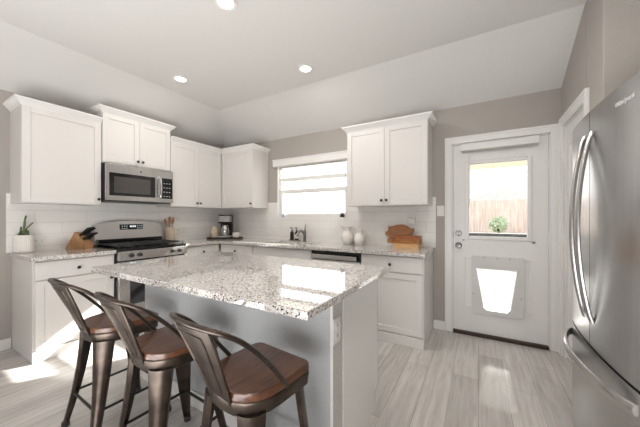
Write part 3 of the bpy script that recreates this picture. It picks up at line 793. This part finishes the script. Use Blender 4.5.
for (s_, yy, ln), lab in zip(spots, names):
    p0 = Vector((.017, yy, .163))+al*s_
    kn = thing('kitchen_knife', lab, 'knife', kbk.matrix_world @ p0, math.radians(28), 'knives in the knife block')
    sd = Vector((0, .009, 0)); ad = al*.012
    m2 = MB()
    rr = []
    for u, sc, bend in ((.0, .8, 0), (.25, 1, 0), (.6, .85, -.004), (.85, 1.1, 0), (1, .8, .008)):
        c0 = n_*(.004+ln*u)+al*bend
        rr.append([c0+sd*1.15*sc*math.cos(a)+ad*1.15*sc*math.sin(a) for a in [2*PI*k_/10 for k_ in range(10)]])
    m2.loft(rr); obj('handle', m2, 'black', kn)
    m3 = MB(); c0, c1 = n_*.005, n_*.0005
    m3.loft([[c+Vector((0, .006, 0))*math.cos(a)+al*.012*math.sin(a) for a in [2*PI*k_/8 for k_ in range(8)]] for c in (c1, c0)])
    obj('bolster', m3, 'steel', kn)

# utensil crock with spoons
crk = thing('utensil_crock', 'tan stoneware crock with a side handle right of the range', 'crock', (-3.775, 2.268, CT))
obj('body', MB().lathe([(.056, 0), (.063, .006), (.066, .03), (.066, .165), (.060, .182), (.064, .198), (.064, .204), (.057, .204), (.055, .18), (.058, .15), (.058, .02), (0, .02)], (0, 0, 0), 28), 'crock', crk)
obj('handle', MB().tube(smoothpath([(.03, .058, .17), (.04, .09, .175), (.045, .105, .145), (.042, .09, .105), (.034, .06, .09)]), .008, 8), 'crock', crk)
for i, (ax, ay, hh, kind, lab) in enumerate([(-.012, -.030, .30, 's', 'dark wooden spoon leaning left in the tan crock'), (.01, -.005, .33, 'p', 'wooden spatula standing upright in the middle of the tan crock'), (.0, .028, .32, 's', 'wooden spoon leaning right in the tan crock'), (-.02, .010, .31, 'p', 'wooden turner behind the others in the tan crock')]):
    u_ = thing('wooden_utensil', lab, 'utensil', (-3.775+ax*.4, 2.268+ay*.4, CT+.022), 0, 'wooden utensils in the crock')
    top = Vector((ax*1.4, ay*1.5, hh)); m2 = MB()
    m2.tube([(0, 0, 0), top*.75], .006, 8); obj('handle', m2, 'ute', u_)
    hd = MB(); wd = .022 if kind == 's' else .018
    rr = []
    for v in (0, .2, .5, .8, 1):
        ww = wd*(math.sin(PI*(.12+.8*v))**.6 if kind == 's' else (.6+.5*v))
        c0 = top*(.72+.28*v); rr.append([c0+Vector((.006*math.cos(a), ww*math.sin(a), 0)) for a in [2*PI*k_/10 for k_ in range(10)]])
    hd.loft(rr); obj('head', hd, 'ute', u_)

# coffee corner
A = math.radians(30.16)
def rel(a, d_, z=0):
    return (-3.53+a*math.cos(A)-d_*math.sin(A), 3.035+a*math.sin(A)+d_*math.cos(A), CT+z)
tr = obj('serving_tray', MB().box(-.26, .26, -.105, .105, 0, .010, .003).box(-.26, .26, -.105, -.097, .010, .024, .002).box(-.26, .26, .097, .105, .010, .024, .002).box(-.26, -.252, -.097, .097, .010, .024, .002).box(.252, .26, -.097, .097, .010, .024, .002), 'trayd')
tr.location = rel(0, 0); tr.rotation_euler = (0, 0, A); tag(tr, 'long dark tray in the counter corner under the coffee maker', 'tray')
cf = thing('coffee_maker', 'steel and black drip coffee maker standing on the dark corner tray', 'coffee maker', rel(.01, .0, .0105), A)
obj('base', MB().box(-.095, .095, -.085, .085, 0, .045, .006).box(-.08, .08, -.088, -.08, .008, .035, .003), 'steel', cf)
obj('column', MB().box(-.095, .095, .02, .085, .045, .36, .006), 'black', cf)
obj('brew_head', MB().box(-.092, .092, -.075, .03, .255, .362, .008), 'steel', cf)
obj('lid', MB().box(-.096, .096, -.08, .086, .362, .374, .005), 'black', cf)
obj('trim_band', MB().box(-.096, .096, -.077, .03, .236, .255, .003), 'black', cf)
ca = obj('carafe', MB().lathe([(.05, 0), (.062, .02), (.066, .08), (.055, .13), (.045, .15), (.05, .165), (.044, .166), (.04, .15), (0, .148)], (0, -.025, .046), 24), 'steel', cf)
obj('handle', MB().tube(smoothpath([(.04, -.06, .19), (.06, -.095, .18), (.06, -.098, .12), (.042, -.07, .08)]), .007, 8), 'black', ca)
cn = thing('canister', 'cream ceramic canister left of the coffee maker on the tray', 'canister', rel(-.175, .01, .0105), A)
obj('body', MB().lathe([(.05, 0), (.062, .008), (.064, .03), (.062, .12), (.05, .155), (.0, .155)], (0, 0, 0), 24), 'crock', cn)
obj('lid', MB().lathe([(.050, .155), (.050, .165), (.03, .185), (.012, .19), (.012, .205), (0, .207)], (0, 0, 0), 24), 'crock', cn)
mg = thing('coffee_mug', 'cream mug right of the coffee maker on the tray', 'mug', rel(.175, -.01, .0105), A)
obj('cup', MB().lathe([(.034, 0), (.048, .012), (.053, .05), (.053, .09), (.049, .09), (.047, .05), (.04, .015), (0, .012)], (0, 0, 0), 24), 'ceramic', mg)
obj('handle', MB().tube(smoothpath([(.05, 0, .075), (.078, 0, .07), (.082, 0, .045), (.05, 0, .025)]), .006, 8), 'ceramic', mg)

# sink side
ty = obj('soap_tray', MB().lathe([(.085, 0), (.095, .004), (.098, .014), (.09, .014), (.088, .008), (0, .008)], (0, 0, 0), 28).xform(Matrix.Diagonal((1.05, .55, 1, 1))), 'tray')
ty.location = (-2.315, 3.245, CT); tag(ty, 'small oval stone tray behind the sink holding two dark bottles', 'tray')
def soap(x, lab):
    t = thing('soap_bottle', lab, 'soap bottle', (x, 3.245, CT+.0085), 0, 'soap bottles by the sink')
    obj('bottle', MB().lathe([(.026, 0), (.028, .006), (.028, .105), (.022, .122), (.011, .128), (.011, .14), (0, .14)], (0, 0, 0), 20), 'amber', t)
    p_ = obj('pump', MB().lathe([(.013, .138), (.013, .152), (.004, .154), (.004, .18), (0, .18)], (0, 0, 0), 12).box(-.006, .006, -.045, .008, .176, .188, .003), 'blk', t)
    return t
soap(-2.36, 'dark pump soap bottle on the stone tray, the left one, farther from the faucet'); 
s2 = soap(-2.275, 'dark pump soap bottle on the stone tray, the right one, next to the faucet')
obj('label_band', MB().lathe([(.0284, .03), (.0286, .031), (.0286, .085), (.0284, .086)], (0, 0, 0), 20), 'ceramic', s2)
fc = thing('kitchen_faucet', 'brushed single-lever faucet behind the sink', 'faucet', (-2.13, 3.235, CT))
obj('base', MB().lathe([(.030, 0), (.030, .006), (.022, .012), (.020, .11), (.022, .14), (.016, .158), (0, .16)], (0, 0, 0), 20), 'nickel', fc)
obj('spout', MB().tube(smoothpath([(0, 0, .085), (0, -.05, .14), (0, -.11, .155), (0, -.165, .125), (0, -.185, .085)]), [.017]*21+[.019]*4, 12), 'nickel', fc)
obj('lever', MB().tube([(0, 0, .15), (-.005, .02, .19), (-.012, .035, .245)], [.011, .008, .006], 10), 'nickel', fc)

# pitchers
def pitcher(x, y, s, rz, lab):
    t = thing('pitcher', lab, 'pitcher', (x, y, CT), rz, 'white pitchers on the back counter')
    rings = []
    for r_, z, sp_ in [(.046, 0, 0), (.052, .006, 0), (.070, .04, 0), (.077, .075, 0), (.070, .110, 0), (.050, .142, 0), (.037, .162, .003), (.038, .182, .014), (.050, .212, .042), (.046, .212, .042), (.032, .182, .012), (.031, .162, 0), (.06, .11, 0), (.06, .03, 0)]:
        ring = []
        for k_ in range(28):
            a = 2*PI*k_/28; q = max(0, math.cos(a))**6
            ring.append((s*((r_+sp_*q)*math.cos(a)), s*r_*math.sin(a), s*(z+.018*q*(1 if sp_ > .02 else 0))))
        rings.append(ring)
    obj('body', MB().loft(rings), 'ceramic', t)
    obj('handle', MB().tube([Vector(p)*s for p in smoothpath([(-.040, 0, .195), (-.075, 0, .205), (-.105, 0, .175), (-.105, 0, .125), (-.070, 0, .095)])], .007*s, 8), 'ceramic', t)
pitcher(-1.45, 3.20, 1.05, math.radians(205), 'taller white pitcher on the back counter, nearer the window')
pitcher(-1.275, 3.17, .92, math.radians(215), 'shorter white pitcher on the back counter, right of the taller one')

# cutting boards
pig = [(-.155, .055), (-.150, .085), (-.128, .092), (-.118, .115), (-.128, .155), (-.100, .142), (-.075, .150), (-.035, .165), (.02, .170), (.07, .158), (.105, .135), (.122, .118), (.140, .132), (.152, .118), (.140, .098), (.125, .092), (.120, .060), (.105, .035), (.102, .0), (.065, .0), (.060, .025), (-.02, .022), (-.05, .022), (-.055, .0), (-.092, .0), (-.098, .030), (-.125, .040)]
pg = obj('cutting_board', MB().prism(pig, lambda x, z: (x, 0, z), lambda x, z: (x, -.018, z), .003), 'board')
pg.data.transform(Matrix.Scale(1.12, 4)); pg.data.transform(Matrix.Rotation(math.radians(-14), 4, 'X'))
pg.data.transform(Matrix.Translation((0, 0, 0)))
pg.location = (-.81, 3.262, CT+.07); pg.rotation_euler = (0, 0, 0)
tag(pg, 'pig-shaped wooden cutting board propped behind the stacked boards', 'cutting board')
def rrect(x0, x1, y0, y1, r, n=5):
    p = []
    for cx_, cy_, a0 in ((x1-r, y1-r, 0), (x0+r, y1-r, PI/2), (x0+r, y0+r, PI), (x1-r, y0+r, 1.5*PI)):
        for k_ in range(n+1): p.append((cx_+r*math.cos(a0+PI/2*k_/n), cy_+r*math.sin(a0+PI/2*k_/n)))
    return p
def fboard(x0, x1, y0, y1, z0, z1, mat, lab, r=.012, handle=False):
    b = MB().prism(rrect(x0, x1, y0, y1, r), lambda x, y: (x, y, z0), lambda x, y: (x, y, z1), .003)
    if handle:
        b.prism(rrect(x0-.075, x0+.02, (y0+y1)/2-.03, (y0+y1)/2+.03, .028), lambda x, y: (x, y, z0), lambda x, y: (x, y, z1), .003)
    o_ = obj('cutting_board', b, mat, base=((x0+x1)/2, (y0+y1)/2, z0)); tag(o_, lab, 'cutting board', 'stacked boards under the pig board')
fboard(-.835, -.555, 3.060, 3.225, CT, CT+.050, 'boardl', 'pale maple board at the bottom of the stack on the back counter', .008)
fboard(-.845, -.545, 3.060, 3.225, CT+.0505, CT+.098, 'board', 'brown board with a rounded handle in the middle of the stack', .012, True)
fboard(-.815, -.545, 3.065, 3.220, CT+.0985, CT+.140, 'boardr', 'reddish board on top of the stack in front of the pig board', .012)

# wall plates
def plate(loc, rot, w, h, kind, label, cat, name):
    t = thing(name, label, cat, loc, rot)
    obj('cover_plate', MB().box(-w/2, w/2, -.006, 0, -h/2, h/2, .003), 'plastic', t)
    if kind == 'outlet':
        for z in (-.024, .024):
            s_ = obj('socket', MB().box(-.016, .016, -.009, -.005, z-.016, z+.016, .004), 'plastic', t)
            [obj('slot', MB().box(x, x+.003, -.0097, -.0085, z-.004, z+.008), 'dark', s_) for x in (-.008, .005)]
    elif kind == 'outlet_h':
        for x in (-.024, .024):
            s_ = obj('socket', MB().box(x-.016, x+.016, -.009, -.005, -.016, .016, .004), 'plastic', t)
            [obj('slot', MB().box(x-.004, x+.008, -.0097, -.0085, z, z+.003), 'dark', s_) for z in (-.008, .005)]
    else:
        obj('rocker', MB().box(-.017, .017, -.011, -.005, -.033, .033, .003), 'plastic', t)
    return t
plate((-.368, W, 1.33), 0, .075, .118, 'switch', 'white light switch on the grey wall left of the back door', 'light switch', 'light_switch')
plate((-3.06, W-.010, 1.02), 0, .118, .075, 'outlet_h', 'white outlet on the backsplash just right of the coffee corner', 'outlet', 'power_outlet')
plate((-2.86, W-.010, 1.005), 0, .075, .075, 'switch', 'small white switch plate on the backsplash left of the sink', 'light switch', 'light_switch')
plate((L+.010, .965, 1.02), RL, .118, .075, 'outlet_h', 'white outlet on the tile right of the plant pot', 'outlet', 'power_outlet')
plate((L+.010, 2.55, 1.06), RL, .075, .118, 'outlet', 'white outlet on the tile right of the utensil crock', 'outlet', 'power_outlet')
plate((-.672, W-.010, 1.31), 0, .085, .118, 'blank', 'white outlet plate on the wall above the cutting boards', 'outlet', 'power_outlet')
ad = thing('plug_in_freshener', 'white plug-in device hanging from the outlet above the cutting boards', 'plug-in device', (-.672, W-.0165, 1.21))
obj('body', MB().box(-.045, .045, -.055, -.005, -.03, .035, .012, 3), 'plastic', ad)
obj('prong_plate', MB().box(-.02, .02, -.006, 0.006, .0, .04, .002), 'plastic', ad)

# window sill things
vs = thing('bud_vase', 'tiny lavender glazed jar on the left of the window sill', 'jar', (-2.60, W+.022, wz0+.002))
obj('jar_body', MB().lathe([(.016, 0), (.022, .006), (.024, .03), (.016, .05), (.018, .06), (.014, .06), (0, .045)], (0, 0, 0), 16), 'lav', vs)
sp_ = thing('potted_plant', 'tiny dark potted plant on the right of the window sill', 'plant', (-1.60, W+.022, wz0+.002))
obj('pot', MB().lathe([(.022, 0), (.028, .004), (.030, .038), (.026, .038), (0, .033)], (0, 0, 0), 16), 'dark', sp_)
m2 = MB()
for i in range(9):
    a = i*2.4; m2.tube([(0, 0, .035), (.018*math.cos(a), .018*math.sin(a), .052), (.026*math.cos(a), .026*math.sin(a), .062)], [.006, .006, .002], 6)
obj('leaves', m2, plain('dark_leaf', (.05, .06, .05), .6), sp_)
# ------------------------------------------------------------------ outside
struct('ground', MB().box(-25, 25, W+.14, 40, -.2, -.06), 'gravel')
struct('patio_bounce_slab', MB().box(-1.5, 4.5, W+.145, 7.2, -.07, -.03), plain('pale_concrete', (.5, .48, .45), .9, noise=.1))  # unseen slab, added pale to bounce sunlight onto the pet flap and door
pc = thing('patio_cover', 'beige patio roof edge seen through the top of the back door glass', 'patio cover', (1.5, 5, 0))
obj('roof_deck', MB().box(-.42, 4.2, W+.15, 6.2, 2.52, 2.62), 'soffit', pc, True)
obj('edge_beam', MB().box(-.42, 4.2, 6.05, 6.2, 2.20, 2.52), 'soffit', pc, True)
obj('post', MB().box(3.9, 4.05, 6.05, 6.2, -.06, 2.2), 'soffit', pc, True)
fn = thing('wooden_fence', 'weathered board fence across the yard behind the back door', 'fence', (2, 9.0, -.06))
mb = MB(); x = -1.6; i = 0
while x < 7:
    h = 1.80+random.uniform(-.015, .015)
    mb.prism([(x, 0), (x+.138, 0), (x+.138, h-.03), (x+.108, h), (x+.03, h), (x, h-.03)], lambda a, z: (a, 9.0, z-.06), lambda a, z: (a, 9.02, z-.06)); x += .145
obj('pickets', mb, 'fence', fn, True)
obj('rails', MB().box(-1.6, 7, 9.02, 9.06, .3, .38).box(-1.6, 7, 9.02, 9.06, 1.4, 1.48), 'fence', fn, True)
obj('planter_wall', MB().box(-1.6, 7, 7.2, 7.4, -.06, .82), 'siding', fn, True)
obj('planter_cap', MB().box(-1.6, 7, 7.16, 7.44, .82, .90), 'bed', fn, True)
def shrub(x, y, z, r, lab):
    b = MB()
    for i in range(420):
        d_ = Vector((random.gauss(0, 1), random.gauss(0, 1), random.gauss(0, 1))).normalized()*r*random.uniform(.55, 1)
        p = Vector((x, y, z+r))+d_; u = Vector((random.gauss(0, 1), random.gauss(0, 1), random.gauss(0, 1))).normalized(); v = u.orthogonal().normalized(); s_ = r*.16
        vv = [b.bm.verts.new(p+q) for q in (u*s_, v*s_*.5, -u*s_, -v*s_*.5)]; b.bm.faces.new(vv)
    t = thing('shrub', lab, 'shrub', (x, y, -.06))
    obj('foliage', b, 'bush', t, True); obj('trunk', MB().cyl((x, y, -.06), (x, y, z+r), .03, 8), 'bed', t, True)
shrub(.42, 8.0, .86, .22, 'round green shrub before the fence, seen through the back door glass')
hs = thing('neighbour_house', 'pale neighbouring house with a low gable roof beyond the fence', 'house', (1.0, 22, 0))
obj('wall', MB().box(-.6, 3.8, 22, 28, -.06, 2.46), 'siding', hs, True)
obj('roof', MB().prism([(-1.1, 2.35), (4.3, 2.35), (1.6, 3.28)], lambda x, z: (x, 21.5, z), lambda x, z: (x, 28.5, z)), 'roof', hs, True)
